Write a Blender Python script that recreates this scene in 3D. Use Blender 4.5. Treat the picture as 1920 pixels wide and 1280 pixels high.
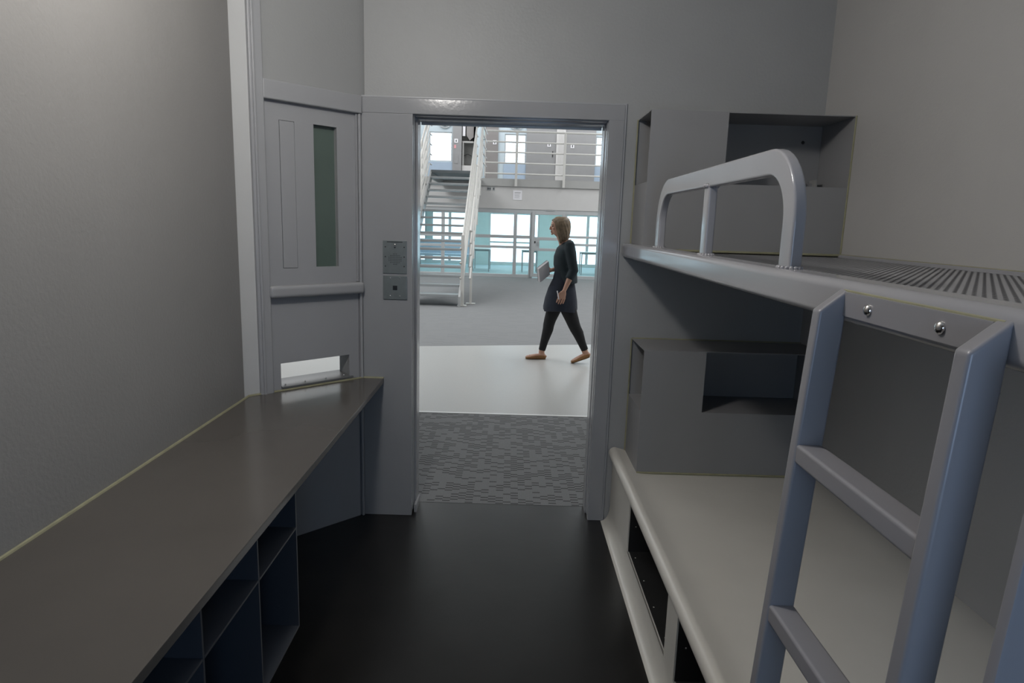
import bpy, bmesh, math, random
from mathutils import Vector, Matrix
random.seed(7)
S = bpy.context.scene
for o in list(bpy.data.objects): bpy.data.objects.remove(o)
C = S.collection
PI = math.pi

# ------------------------------------------------------------------ camera, world, lights, exposure
cam_d = bpy.data.cameras.new('camera'); cam = bpy.data.objects.new('camera', cam_d); C.objects.link(cam)
cam_d.sensor_fit = 'HORIZONTAL'; cam_d.sensor_width = 36.0; cam_d.lens = 1219.65/1920*36
cam_d.clip_start = 0.02; cam_d.clip_end = 200
cam.matrix_world = (Matrix.Translation((0, 0, 1.55)) @ Matrix.Rotation(-0.0067857, 4, 'Z')
                    @ Matrix.Rotation(PI/2-0.178525, 4, 'X') @ Matrix.Rotation(0.0309594, 4, 'Z'))
S.camera = cam

W = bpy.data.worlds.new('sky'); S.world = W; W.use_nodes = True
bg = W.node_tree.nodes['Background']; bg.inputs[0].default_value = (0.74, 0.88, 1.0, 1); bg.inputs[1].default_value = 3.6

def area(name, loc, rot, sx, sy, power, col):
    l = bpy.data.lights.new(name, 'AREA'); l.shape = 'RECTANGLE'; l.size = sx; l.size_y = sy
    l.energy = power; l.color = col
    o = bpy.data.objects.new(name, l); C.objects.link(o); o.location = loc; o.rotation_euler = rot
    return o
area('hall_fill', (-4.7, 11.5, 6.2), (0, 0, 0), 3.2, 13, 530, (0.97, 0.99, 1.0))  # unseen fill added to brighten the hall, no skylight behind it
area('hall_fill', (4.7, 11.5, 6.2), (0, 0, 0), 3.2, 13, 530, (0.97, 0.99, 1.0))  # second added fill, kept to the side so the cell floor reflects less
area('walkway_fill', (0.8, 20.0, 5.4), (0, 0, 0), 8, 0.8, 95, (0.97, 0.98, 1.0))  # added fill that brightens the upper doors, no fixture here
area('dayroom_fill', (0.8, 22.2, 2.55), (0, 0, 0), 7, 3.5, 170, (0.93, 1.0, 1.0))  # added fill for the room behind the glass, no fixture here
_l = bpy.data.lights.new('cell_lamp', 'POINT'); _l.energy = 42; _l.color = (1.0, 0.965, 0.925); _l.shadow_soft_size = 0.10
_o = bpy.data.objects.new('cell_lamp', _l); C.objects.link(_o); _o.location = (-0.51, 1.60, 2.59)
area('rear_window_daylight', (0.25, -0.70, 1.35), (PI/2, 0, 0), 0.5, 0.8, 3.0, (0.04, 0.33, 1.0))

S.view_settings.view_transform = 'Standard'; S.view_settings.look = 'None'
S.view_settings.gamma = 1.0; S.view_settings.use_curve_mapping = False
S.view_settings.exposure = 0.0

# ------------------------------------------------------------------ materials
def mat(name, col, rough=0.5, metal=0.0, bump=0.0, bscale=60.0, var=0.0, vscale=4.0, coat=0.0, spec=0.5):
    m = bpy.data.materials.new(name); m.use_nodes = True
    nt = m.node_tree; p = nt.nodes['Principled BSDF']
    p.inputs['Base Color'].default_value = (*col, 1); p.inputs['Roughness'].default_value = rough
    p.inputs['Metallic'].default_value = metal; p.inputs['Coat Weight'].default_value = coat
    p.inputs['Specular IOR Level'].default_value = spec
    tc = nt.nodes.new('ShaderNodeTexCoord')
    if var > 0:
        n = nt.nodes.new('ShaderNodeTexNoise'); n.inputs['Scale'].default_value = vscale; n.inputs['Detail'].default_value = 5
        nt.links.new(tc.outputs['Object'], n.inputs['Vector'])
        r = nt.nodes.new('ShaderNodeMapRange'); r.inputs['From Min'].default_value = 0.3; r.inputs['From Max'].default_value = 0.7
        r.inputs['To Min'].default_value = 1-var; r.inputs['To Max'].default_value = 1+var
        nt.links.new(n.outputs['Fac'], r.inputs['Value'])
        mx = nt.nodes.new('ShaderNodeVectorMath'); mx.operation = 'SCALE'; mx.inputs[0].default_value = col
        nt.links.new(r.outputs['Result'], mx.inputs['Scale']); nt.links.new(mx.outputs[0], p.inputs['Base Color'])
    if bump > 0:
        n = nt.nodes.new('ShaderNodeTexNoise'); n.inputs['Scale'].default_value = bscale; n.inputs['Detail'].default_value = 3
        nt.links.new(tc.outputs['Object'], n.inputs['Vector'])
        b = nt.nodes.new('ShaderNodeBump'); b.inputs['Strength'].default_value = bump; b.inputs['Distance'].default_value = 0.002
        nt.links.new(n.outputs['Fac'], b.inputs['Height']); nt.links.new(b.outputs['Normal'], p.inputs['Normal'])
    return m

M = {}
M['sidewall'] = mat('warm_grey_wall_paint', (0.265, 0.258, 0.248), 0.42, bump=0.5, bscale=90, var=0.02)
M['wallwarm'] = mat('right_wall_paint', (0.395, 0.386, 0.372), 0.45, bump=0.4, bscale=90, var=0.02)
M['strip'] = mat('white_strip_paint', (0.52, 0.525, 0.52), 0.5, bump=0.2, bscale=90, var=0.02)
M['sill'] = mat('hatch_sill_shaded', (0.13, 0.133, 0.137), 0.4, var=0.03)  # same grey as the panel, darkened: shade on the sill is in the colour
M['hole'] = mat('perforation_shadow_grey', (0.10, 0.10, 0.105), 0.8, var=0.05)
M['landing'] = mat('landing_shaded_steel', (0.14, 0.16, 0.17), 0.5, var=0.04)  # tread steel darkened, the shade under the landing is in the colour
M['strip2'] = mat('pale_edge_strip', (0.8, 0.8, 0.79), 0.4, var=0.02)
M['rear'] = mat('rear_wall_dark_grey', (0.09, 0.09, 0.09), 0.5, var=0.02)  # unseen wall, made dark to cut neutral bounce onto the ladder
M['wall'] = mat('cell_wall_paint', (0.31, 0.315, 0.312), 0.5, bump=0.35, bscale=90, var=0.02)
M['ceil'] = mat('ceiling_paint', (0.78, 0.78, 0.77), 0.7, var=0.01)
M['trim'] = mat('grey_gloss_trim', (0.295, 0.30, 0.31), 0.16, bump=0.16, bscale=60, var=0.02)
M['panel'] = mat('grey_panel_paint', (0.325, 0.33, 0.34), 0.34, bump=0.06, bscale=45, var=0.02)
M['rail'] = mat('lavender_grey_enamel', (0.30, 0.298, 0.312), 0.14, bump=0.05, bscale=30, var=0.02)
M['ladder'] = mat('ladder_grey_enamel', (0.235, 0.23, 0.242), 0.33, bump=0.04, bscale=50, var=0.02)
M['cab'] = mat('cabinet_grey_steel', (0.245, 0.245, 0.248), 0.45, bump=0.04, bscale=120, var=0.03)
M['cabedge'] = mat('cabinet_edge_steel', (0.3, 0.3, 0.29), 0.4, var=0.02)
M['seal'] = mat('yellowed_sealant', (0.27, 0.26, 0.165), 0.5, var=0.12, vscale=20)
M['counter'] = mat('counter_grey_steel', (0.092, 0.084, 0.075), 0.2, bump=0.03, bscale=15, var=0.05, vscale=3)
M['cubby'] = mat('cubby_dark_steel', (0.045, 0.050, 0.06), 0.35, var=0.04)  # blue tint of the window light is mixed into this grey
M['bunk'] = mat('cream_bunk_paint', (0.56, 0.54, 0.49), 0.38, bump=0.15, bscale=40, var=0.03)
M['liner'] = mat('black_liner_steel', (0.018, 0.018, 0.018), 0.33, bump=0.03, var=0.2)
M['lip'] = mat('bright_steel_lip', (0.6, 0.58, 0.54), 0.3, metal=0.8, var=0.05)
M['deck'] = mat('ribbed_deck_steel', (0.30, 0.30, 0.31), 0.42, var=0.02)
M['chrome'] = mat('chrome', (0.75, 0.73, 0.7), 0.12, metal=1.0, var=0.02)
M['floor'] = mat('black_sheet_floor', (0.011, 0.0103, 0.0095), 0.29, bump=0.12, bscale=22, var=0.25, vscale=6, spec=0.6)
M['darkglass'] = mat('dark_green_glazing', (0.10, 0.135, 0.118), 0.18, var=0.05)
M['plate'] = mat('brushed_plate', (0.20, 0.222, 0.222), 0.35, metal=0.45, var=0.06, vscale=30)
M['black'] = mat('black_plastic', (0.012, 0.014, 0.016), 0.4, var=0.1)
M['steel'] = mat('galvanised_steel', (0.50, 0.51, 0.51), 0.42, metal=0.35, var=0.06, vscale=8)
M['stairrail'] = mat('pale_railing_paint', (0.66, 0.65, 0.62), 0.35, var=0.02)
M['tread'] = mat('stair_tread_steel', (0.40, 0.42, 0.43), 0.4, metal=0.3, var=0.05)
M['hallwall'] = mat('hall_white_paint', (0.62, 0.61, 0.60), 0.6, var=0.015)
M['slab'] = mat('slab_edge_grey', (0.42, 0.42, 0.41), 0.55, var=0.03)
M['alu'] = mat('aluminium_frame', (0.52, 0.54, 0.55), 0.4, metal=0.2, var=0.03)
M['doorgrey'] = mat('warm_grey_door', (0.30, 0.30, 0.305), 0.45, var=0.03)
M['doorbrown'] = mat('brown_grey_door', (0.26, 0.245, 0.24), 0.45, var=0.05)
M['bluepanel'] = mat('pale_blue_panel', (0.40, 0.50, 0.62), 0.5, var=0.02)
M['paleblue'] = mat('pale_blue_wall', (0.55, 0.64, 0.69), 0.6, var=0.02)
M['teal'] = mat('teal_tinted_wall', (0.45, 0.565, 0.565), 0.55, var=0.03)
M['tealfloor'] = mat('teal_room_carpet', (0.29, 0.385, 0.41), 0.9, bump=0.3, bscale=200, var=0.08)
M['paper'] = mat('white_paper', (0.83, 0.82, 0.85), 0.7, var=0.02)
M['ink'] = mat('grey_print', (0.25, 0.25, 0.26), 0.7, var=0.02)
M['slate'] = mat('dark_navy', (0.012, 0.025, 0.06), 0.3, var=0.1)
M['skin'] = mat('skin', (0.50, 0.29, 0.21), 0.5, bump=0.05, bscale=200, var=0.06, vscale=12)
M['hair'] = mat('ash_blond_hair', (0.21, 0.155, 0.10), 0.45, bump=0.6, bscale=140, var=0.3, vscale=30)
M['navy'] = mat('navy_tunic_cloth', (0.010, 0.015, 0.028), 0.85, bump=0.3, bscale=60, var=0.2, vscale=12)
M['jacket'] = mat('dark_teal_cardigan', (0.012, 0.022, 0.028), 0.85, bump=0.3, bscale=90, var=0.2, vscale=12)
M['leg'] = mat('black_leggings', (0.008, 0.009, 0.011), 0.8, bump=0.2, bscale=90, var=0.2)
M['shoe'] = mat('tan_leather', (0.27, 0.13, 0.045), 0.45, bump=0.1, bscale=60, var=0.12, vscale=25)
M['sole'] = mat('shoe_sole', (0.06, 0.035, 0.02), 0.7, var=0.1)
M['eye'] = mat('eye_dark', (0.02, 0.015, 0.012), 0.2, var=0.1)
M['lips'] = mat('lips', (0.42, 0.16, 0.14), 0.4, var=0.05)
M['red'] = mat('pink_sticker', (0.75, 0.35, 0.38), 0.6, var=0.03)

def emat(name, col, st):
    m = bpy.data.materials.new(name); m.use_nodes = True; nt = m.node_tree; nt.nodes.clear()
    e = nt.nodes.new('ShaderNodeEmission'); e.inputs[0].default_value = (*col, 1); e.inputs[1].default_value = st
    o = nt.nodes.new('ShaderNodeOutputMaterial'); nt.links.new(e.outputs[0], o.inputs[0]); return m
M['lampface'] = emat('lamp_diffuser', (1, 0.97, 0.92), 6.0)

def pane(name, tint, gl=0.06):
    m = bpy.data.materials.new(name); m.use_nodes = True; nt = m.node_tree; nt.nodes.clear()
    t = nt.nodes.new('ShaderNodeBsdfTransparent'); t.inputs[0].default_value = (*tint, 1)
    g = nt.nodes.new('ShaderNodeBsdfGlossy'); g.inputs['Roughness'].default_value = 0.05
    x = nt.nodes.new('ShaderNodeMixShader'); x.inputs[0].default_value = gl
    o = nt.nodes.new('ShaderNodeOutputMaterial')
    nt.links.new(t.outputs[0], x.inputs[1]); nt.links.new(g.outputs[0], x.inputs[2]); nt.links.new(x.outputs[0], o.inputs[0])
    return m
M['glass'] = pane('tinted_pane', (0.90, 0.985, 0.985)); M['clear'] = pane('clear_pane', (0.95, 0.98, 1.0))

def carpet(name, base, dark, thr=0.44, cx=0.043, cy=0.036):
    m = bpy.data.materials.new(name); m.use_nodes = True; nt = m.node_tree; p = nt.nodes['Principled BSDF']
    N = nt.nodes.new; L = nt.links.new
    def math(op, a, b=None, c=None):
        n = N('ShaderNodeMath'); n.operation = op
        for i, v in enumerate((a, b, c)):
            if v is None: continue
            if isinstance(v, (int, float)): n.inputs[i].default_value = v
            else: L(v, n.inputs[i])
        return n.outputs[0]
    tc = N('ShaderNodeTexCoord'); sp = N('ShaderNodeSeparateXYZ'); L(tc.outputs['Object'], sp.inputs[0])
    u = math('DIVIDE', sp.outputs['X'], cx); fu = math('FLOOR', u)
    off = math('MULTIPLY', math('FRACT', math('MULTIPLY', fu, 0.5)), 1.0)
    v = math('ADD', math('DIVIDE', sp.outputs['Y'], cy), off); fv = math('FLOOR', v); rv = math('FRACT', v)
    cb = N('ShaderNodeCombineXYZ'); L(fu, cb.inputs[0]); L(fv, cb.inputs[1])
    wn = N('ShaderNodeTexWhiteNoise'); wn.noise_dimensions = '2D'; L(cb.outputs[0], wn.inputs['Vector'])
    on = math('GREATER_THAN', wn.outputs['Value'], thr)
    band = math('LESS_THAN', rv, 0.45)
    k = math('MULTIPLY', on, band)
    rib = math('SINE', math('MULTIPLY', sp.outputs['X'], 2*PI/0.0067))
    rib = math('MULTIPLY_ADD', rib, 0.13, 1.0)
    nz = N('ShaderNodeTexNoise'); nz.inputs['Scale'].default_value = 400; L(tc.outputs['Object'], nz.inputs['Vector'])
    rib = math('MULTIPLY', rib, math('MULTIPLY_ADD', nz.outputs['Fac'], 0.5, 0.75))
    mx = N('ShaderNodeMix'); mx.data_type = 'RGBA'; L(k, mx.inputs['Factor'])
    mx.inputs[6].default_value = (*base, 1); mx.inputs[7].default_value = (*dark, 1)
    sc = N('ShaderNodeVectorMath'); sc.operation = 'SCALE'; L(mx.outputs[2], sc.inputs[0]); L(rib, sc.inputs['Scale'])
    L(sc.outputs[0], p.inputs['Base Color']); p.inputs['Roughness'].default_value = 0.95
    p.inputs['Specular IOR Level'].default_value = 0.1
    return m
M['carpet'] = carpet('dashed_grey_carpet', (0.20, 0.205, 0.209), (0.098, 0.10, 0.102))
M['carpetfar'] = carpet('far_grey_carpet', (0.245, 0.25, 0.255), (0.232, 0.237, 0.242), cx=0.14, cy=0.16)
M['lino'] = mat('pale_speckled_lino', (0.45, 0.445, 0.43), 0.32, var=0.05, vscale=120, bump=0.03)

# ------------------------------------------------------------------ mesh helpers
def BM(): return bmesh.new()
def merge(bm, other):
    me = bpy.data.meshes.new('tmp'); other.to_mesh(me); other.free(); bm.from_mesh(me); bpy.data.meshes.remove(me)
def box(bm, x0, x1, y0, y1, z0, z1, bev=0.0, seg=2):
    b = bmesh.new(); bmesh.ops.create_cube(b, size=1)
    bmesh.ops.scale(b, vec=(abs(x1-x0), abs(y1-y0), abs(z1-z0)), verts=b.verts)
    bmesh.ops.translate(b, vec=((x0+x1)/2, (y0+y1)/2, (z0+z1)/2), verts=b.verts)
    if bev > 0: bmesh.ops.bevel(b, geom=list(b.edges), offset=bev, segments=seg, profile=0.6, affect='EDGES')
    merge(bm, b); return bm
def prism(bm, pts, axis, a, b_, bev=0.0, seg=2):
    """polygon pts (2-D) extruded along axis 'x','y' or 'z' from a to b_"""
    def P(p, t): return {'x': (t, p[0], p[1]), 'y': (p[0], t, p[1]), 'z': (p[0], p[1], t)}[axis]
    b = bmesh.new(); va = [b.verts.new(P(p, a)) for p in pts]; vb = [b.verts.new(P(p, b_)) for p in pts]
    n = len(pts); b.faces.new(va); b.faces.new(vb[::-1])
    for i in range(n): b.faces.new((va[i], vb[i], vb[(i+1) % n], va[(i+1) % n]))
    bmesh.ops.recalc_face_normals(b, faces=b.faces)
    if bev > 0: bmesh.ops.bevel(b, geom=list(b.edges), offset=bev, segments=seg, profile=0.6, affect='EDGES')
    merge(bm, b); return bm
def rrect(w, h, r, n=5):
    out = []
    for cx, cy, a in ((w/2-r, h/2-r, 0), (-w/2+r, h/2-r, 90), (-w/2+r, -h/2+r, 180), (w/2-r, -h/2+r, 270)):
        for i in range(n+1):
            t = math.radians(a+90*i/n); out.append((cx+r*math.cos(t), cy+r*math.sin(t)))
    return out
def circ(r, n=12): return [(r*math.cos(2*PI*i/n), r*math.sin(2*PI*i/n)) for i in range(n)]
def sweep(bm, path, prof, ref=(1, 0, 0)):
    """profile (a along ref, b along ref x tangent) swept along a path, capped"""
    path = [Vector(p) for p in path]; ref = Vector(ref); rings = []
    for i, p in enumerate(path):
        t = Vector((0, 0, 0))
        if i > 0: t += (path[i]-path[i-1]).normalized()
        if i < len(path)-1: t += (path[i+1]-path[i]).normalized()
        t.normalize(); r = (ref - t*ref.dot(t)).normalized(); q = t.cross(r)
        k = 1.0
        if 0 < i < len(path)-1:
            c = (path[i]-path[i-1]).normalized().dot(t); k = 1/max(c, 0.3)
        rings.append([bm.verts.new(p + r*a + q*b*k) for a, b in prof])
    n = len(prof)
    for A, B in zip(rings, rings[1:]):
        for i in range(n): bm.faces.new((A[i], A[(i+1) % n], B[(i+1) % n], B[i]))
    bm.faces.new(rings[0][::-1]); bm.faces.new(rings[-1]); bmesh.ops.recalc_face_normals(bm, faces=bm.faces)
    return bm
def tube(bm, a, b, r, n=10):
    d = Vector(b)-Vector(a); ref = (1, 0, 0) if abs(d.normalized().x) < 0.9 else (0, 1, 0)
    return sweep(bm, [a, b], circ(r, n), ref)
def ball(bm, c, r, sx=1, sy=1, sz=1, u=14, v=9):
    b = bmesh.new(); bmesh.ops.create_uvsphere(b, u_segments=u, v_segments=v, radius=r)
    bmesh.ops.scale(b, vec=(sx, sy, sz), verts=b.verts); bmesh.ops.translate(b, vec=c, verts=b.verts); merge(bm, b); return bm
def loft(bm, rings, ref=(1, 0, 0), n=16):
    """rings: (center, ra along ref, rb across)"""
    ref = Vector(ref); P = [Vector(r[0]) for r in rings]; R = []
    for i, (c, ra, rb) in enumerate(rings):
        t = (P[min(i+1, len(P)-1)]-P[max(i-1, 0)]).normalized()
        a = (ref - t*ref.dot(t)).normalized(); b = t.cross(a)
        R.append([bm.verts.new(P[i] + a*ra*math.cos(2*PI*k/n) + b*rb*math.sin(2*PI*k/n)) for k in range(n)])
    for A, B in zip(R, R[1:]):
        for k in range(n): bm.faces.new((A[k], A[(k+1) % n], B[(k+1) % n], B[k]))
    bm.faces.new(R[0][::-1]); bm.faces.new(R[-1]); bmesh.ops.recalc_face_normals(bm, faces=bm.faces)
    return bm

def root_of(p):
    while p.parent: p = p.parent
    return p
def obj(name, bm, m, parent=None, smooth=False, local=False, label=None, stuff=False):
    me = bpy.data.meshes.new(name); bm.to_mesh(me); bm.free()
    if smooth:
        for f in me.polygons: f.use_smooth = True
        try: me.set_sharp_from_angle(angle=math.radians(38))
        except Exception: pass
    me.materials.append(M[m] if isinstance(m, str) else m)
    o = bpy.data.objects.new(name, me); C.objects.link(o)
    if smooth:
        w = o.modifiers.new('wn', 'WEIGHTED_NORMAL'); w.mode = 'FACE_AREA'; w.weight = 50; w.keep_sharp = True
    if parent:
        o.parent = parent
        if not local: me.transform(Matrix.Translation(-root_of(parent).location))
    if label: o['label'] = label
    if stuff: o['kind'] = 'stuff'
    return o
def thing(name, label, cat, loc=(0, 0, 0), rotz=0, group=None):
    o = bpy.data.objects.new(name, None); C.objects.link(o); o.empty_display_size = 0.05
    o.location = loc; o.rotation_euler = (0, 0, rotz); o['label'] = label; o['category'] = cat
    if group: o['group'] = group
    return o
def tag(o, label, cat, group=None):
    o['label'] = label; o['category'] = cat
    if group: o['group'] = group
    return o
def struct(name, bm, m, label=None, smooth=False):
    o = obj(name, bm, m, smooth=smooth); o['kind'] = 'structure'
    if label: o['label'] = label
    return o
def spart(name, bm, m, parent, **k): return obj(name, bm, m, parent, **k)

# ================================================================== CELL SHELL
XL, XR, YD, ZC = -1.16, 1.495, 3.263, 2.86
struct('floor', box(BM(), -1.3, 1.62, -0.75, 3.435, -0.12, 0), 'floor', 'black smooth sheet floor inside the cell')
struct('ceiling', box(BM(), -1.3, 1.62, -0.75, 3.44, ZC, ZC+0.1), 'ceil', 'pale ceiling over the cell')
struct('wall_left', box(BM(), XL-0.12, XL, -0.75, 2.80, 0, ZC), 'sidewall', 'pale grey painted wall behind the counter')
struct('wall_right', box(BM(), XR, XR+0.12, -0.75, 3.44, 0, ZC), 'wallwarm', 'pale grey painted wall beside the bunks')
bm = BM()
box(bm, -0.72, -0.49, YD+0.012, 3.44, 0, 2.08); box(bm, -0.72, 0.46, YD+0.012, 3.44, 2.06, ZC)
box(bm, 0.46, XR, YD+0.012, 3.44, 0, ZC)
struct('wall_front', bm, 'wall', 'pale grey wall around the open doorway')
bm = BM()   # rear wall with a window opening
box(bm, XL-0.12, -0.1, -0.75, -0.65, 0, ZC); box(bm, 0.6, XR+0.12, -0.75, -0.65, 0, ZC)
box(bm, -0.1, 0.6, -0.75, -0.65, 0, 0.85); box(bm, -0.1, 0.6, -0.75, -0.65, 1.85, ZC)
struct('wall_rear', bm, 'rear', 'unseen wall darkened to cut bounce light, with window behind the viewer')
bm = BM()
box(bm, -0.1, 0.6, -0.73, -0.68, 0.85, 0.89); box(bm, -0.1, 0.6, -0.73, -0.68, 1.81, 1.85)
box(bm, -0.1, -0.06, -0.73, -0.68, 0.89, 1.81); box(bm, 0.56, 0.6, -0.73, -0.68, 0.89, 1.81)
wr = struct('window_1', bm, 'trim', 'window behind the viewer')
# ceiling lamp of the cell
t = thing('ceiling_lamp', 'square ceiling lamp above the cell floor', 'lamp', (-0.55, 1.6, ZC))
obj('housing', box(BM(), -0.75, -0.35, 1.40, 1.80, ZC-0.022, ZC, 0.004), 'trim', t)

# door frame (grey trim), one painted steel surround
fr = thing('trim_1', 'grey gloss steel frame around the open doorway', 'door frame', (0, YD, 0)); fr['kind'] = 'structure'
bm = BM(); box(bm, -0.735, -0.487, YD, YD+0.05, 0, 2.055, 0.003); obj('jamb_panel', bm, 'trim', fr, True)
bm = BM(); box(bm, -0.735, 0.531, YD, YD+0.05, 2.055, 2.125, 0.003); obj('header', bm, 'trim', fr, True)
bm = BM(); box(bm, 0.456, 0.531, YD, YD+0.05, 0, 2.056, 0.003); obj('jamb_panel', bm, 'trim', fr, True)
bm = BM(); box(bm, -0.735, 0.541, YD+0.004, YD+0.02, 2.125, 2.135, 0.003); box(bm, 0.531, 0.541, YD+0.004, YD+0.02, 0.0, 2.13, 0.003)
obj('edge_bead', bm, 'panel', fr, True)
bm = BM()
box(bm, -0.51, -0.484, YD+0.03, 3.36, 0.02, 2.06, 0.003); box(bm, -0.51, -0.474, 3.35, 3.45, 0, 2.06, 0.004)
obj('reveal', bm, 'trim', fr, True)
bm = BM()
box(bm, 0.453, 0.48, YD+0.03, 3.36, 0.02, 2.06, 0.003); box(bm, 0.449, 0.48, 3.35, 3.45, 0, 2.06, 0.004)
obj('reveal', bm, 'trim', fr, True)
bm = BM()
box(bm, -0.484, 0.453, YD+0.03, 3.36, 2.050, 2.08, 0.003); box(bm, -0.474, 0.449, 3.35, 3.45, 2.043, 2.08, 0.004)
obj('reveal', bm, 'trim', fr, True)
bm = BM(); box(bm, -0.472, 0.447, 3.451, 3.462, 2.032, 2.05, 0.003); obj('lit_lip', bm, 'steel', fr, True)  # paler steel lip stands for hall light on the outer header edge
bm = BM(); box(bm, -0.48, -0.466, 3.30, 3.44, 0, 0.045, 0.003); obj('corner_guard', bm, 'trim', fr, True)

# diagonal corner wall + service panel (local x along the panel, y into the hall)
p0 = Vector((-1.16, 2.845, 0)); ang = math.atan2(0.70289, 0.711298); UW = 0.5947
dg = bpy.data.objects.new('wall_corner', None); C.objects.link(dg); dg.location = p0; dg.rotation_euler = (0, 0, ang)
dg['kind'] = 'structure'; dg['label'] = 'pale wall cutting the corner left of the doorway'
bm = BM()
box(bm, -0.03, 0.157, 0.014, 0.10, 0, ZC-0.002); box(bm, 0.157, 0.518, 0.014, 0.10, 0, 0.757)
box(bm, 0.157, 0.351, 0.014, 0.10, 0.878, ZC-0.002); box(bm, 0.351, 0.47, 0.014, 0.10, 0.878, 1.32)
box(bm, 0.351, 0.47, 0.014, 0.10, 1.97, ZC-0.002); box(bm, 0.47, 0.518, 0.014, 0.10, 0.878, ZC-0.002)
box(bm, 0.518, UW+0.05, 0.014, 0.10, 0, ZC-0.002)
obj('masonry', bm, 'wall', dg, local=True)
bm = BM(); box(bm, -0.02, 0.052, 0, 0.02, 0, ZC-0.002); obj('return_strip', bm, 'strip', dg, local=True)
sp_ = thing('service_panel', 'grey steel corner panel with dark narrow window and open hatch slot', 'panel', p0, ang)
K = dict(parent=sp_, smooth=True, local=True)
bm = BM(); box(bm, 0.052, 0.1132, -0.018, 0.03, 0, ZC-0.002, 0.007, 3); box(bm, 0.064, 0.076, -0.025, 0.0, 0, ZC-0.002, 0.004, 3); obj('stile', bm, 'panel', **K)
bm = BM(); box(bm, 0.108, UW-0.002, -0.0178, 0.03, 2.046, 2.128, 0.007, 3); obj('top_band', bm, 'panel', **K)
bm = BM(); box(bm, 0.577, UW-0.004, -0.012, 0.03, 0, 2.045, 0.005, 3); box(bm, 0.5655, 0.5735, -0.004, 0.03, 1.245, 2.045, 0.003); obj('stile', bm, 'panel', **K)
bm = BM()
box(bm, 0.112, 0.186, 0.008, 0.02, 1.235, 2.05); box(bm, 0.258, 0.351, 0.008, 0.02, 1.235, 2.05); box(bm, 0.186, 0.258, 0.008, 0.02, 1.235, 1.319); box(bm, 0.186, 0.258, 0.008, 0.02, 1.969, 2.05); box(bm, 0.47, 0.566, 0.008, 0.02, 1.235, 2.05)
box(bm, 0.351, 0.47, 0.008, 0.02, 1.235, 1.322); box(bm, 0.351, 0.47, 0.008, 0.02, 1.97, 2.05)
obj('window_sheet', bm, 'panel', **K)
obj('cover_strip', box(BM(), 0.1882, 0.2562, 0.0062, 0.013, 1.3212, 1.9668, 0.001), 'panel', **K)
obj('glazing', box(BM(), 0.350, 0.471, 0.035, 0.045, 1.318, 1.972), 'darkglass', label='dark green narrow glazing', **K)
bm = BM(); box(bm, 0.105, 0.590, -0.034, 0.012, 1.187, 1.243, 0.018, 4); obj('rail', bm, 'panel', **K)
bm = BM()
box(bm, 0.113, 0.157, 0.004, 0.02, 0, 1.19); box(bm, 0.518, 0.573, 0.004, 0.02, 0, 1.19)
box(bm, 0.157, 0.518, 0.004, 0.02, 0.879, 1.19); box(bm, 0.157, 0.518, 0.004, 0.02, 0, 0.757)
obj('lower_sheet', bm, 'panel', **K)
bm = BM(); prism(bm, [(-0.006, 0.760), (-0.006, 0.768), (0.03, 0.778), (0.125, 0.778), (0.125, 0.770), (0.03, 0.770)], 'x', 0.158, 0.534); sill = obj('hatch_sill', bm, 'sill', **K)
for u in (0.18, 0.28, 0.39, 0.49):
    bm = BM(); ball(bm, (u, 0.012, 0.775), 0.004); obj('rivet', bm, 'chrome', parent=sill, smooth=True, local=True)

# intercom and switch plate
t = thing('intercom', 'brushed steel intercom plate with speaker holes left of the doorway', 'intercom', (-0.573, YD-0.001, 1.37))
obj('plate', box(BM(), -0.633, -0.514, YD-0.005, YD, 1.289, 1.452, 0.002), 'plate', t, True)
bm = BM()
for j in range(7):
    for i in range(9):
        if (i-4)**2/18+(j-3)**2/10 < 1.05: tube(bm, (-0.602+i*0.0075, YD-0.0045, 1.335+j*0.0085), (-0.602+i*0.0075, YD-0.0058, 1.335+j*0.0085), 0.0021, 6)
obj('speaker_holes', bm, 'black', t, stuff=True)
bm = BM(); ball(bm, (-0.573, YD-0.006, 1.431), 0.006, 1, 0.6, 1); obj('call_button', bm, 'chrome', t, True)
bm = BM(); box(bm, -0.612, -0.535, YD-0.0056, YD-0.004, 1.443, 1.4465); obj('printed_strip', bm, 'black', t)
bm = BM(); prism(bm, [(-0.579, 1.421), (-0.567, 1.421), (-0.573, 1.412)], 'y', YD-0.0058, YD-0.004); obj('call_mark', bm, 'black', t)
for x, z in ((-0.62, 1.42), (-0.527, 1.42), (-0.62, 1.372), (-0.527, 1.372), (-0.62, 1.325), (-0.527, 1.325)):
    bm = BM(); ball(bm, (x, YD-0.005, z), 0.0032, 1, 0.5, 1, 8, 6); obj('screw', bm, 'black', t, True)
t = thing('switch_plate', 'square grey steel plate with black button below the intercom', 'switch', (-0.572, YD-0.001, 1.218))
obj('plate', box(BM(), -0.632, -0.512, YD-0.006, YD, 1.158, 1.278, 0.004), 'plate', t, True)
obj('button', box(BM(), -0.583, -0.561, YD-0.009, YD-0.004, 1.207, 1.229, 0.001), 'black', t)
for x, z in ((-0.596, 1.266), (-0.548, 1.266), (-0.596, 1.176), (-0.548, 1.176)):
    bm = BM(); ball(bm, (x, YD-0.006, z), 0.0034, 1, 0.6, 1, 8, 6); obj('screw', bm, 'chrome', t, True)

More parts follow.
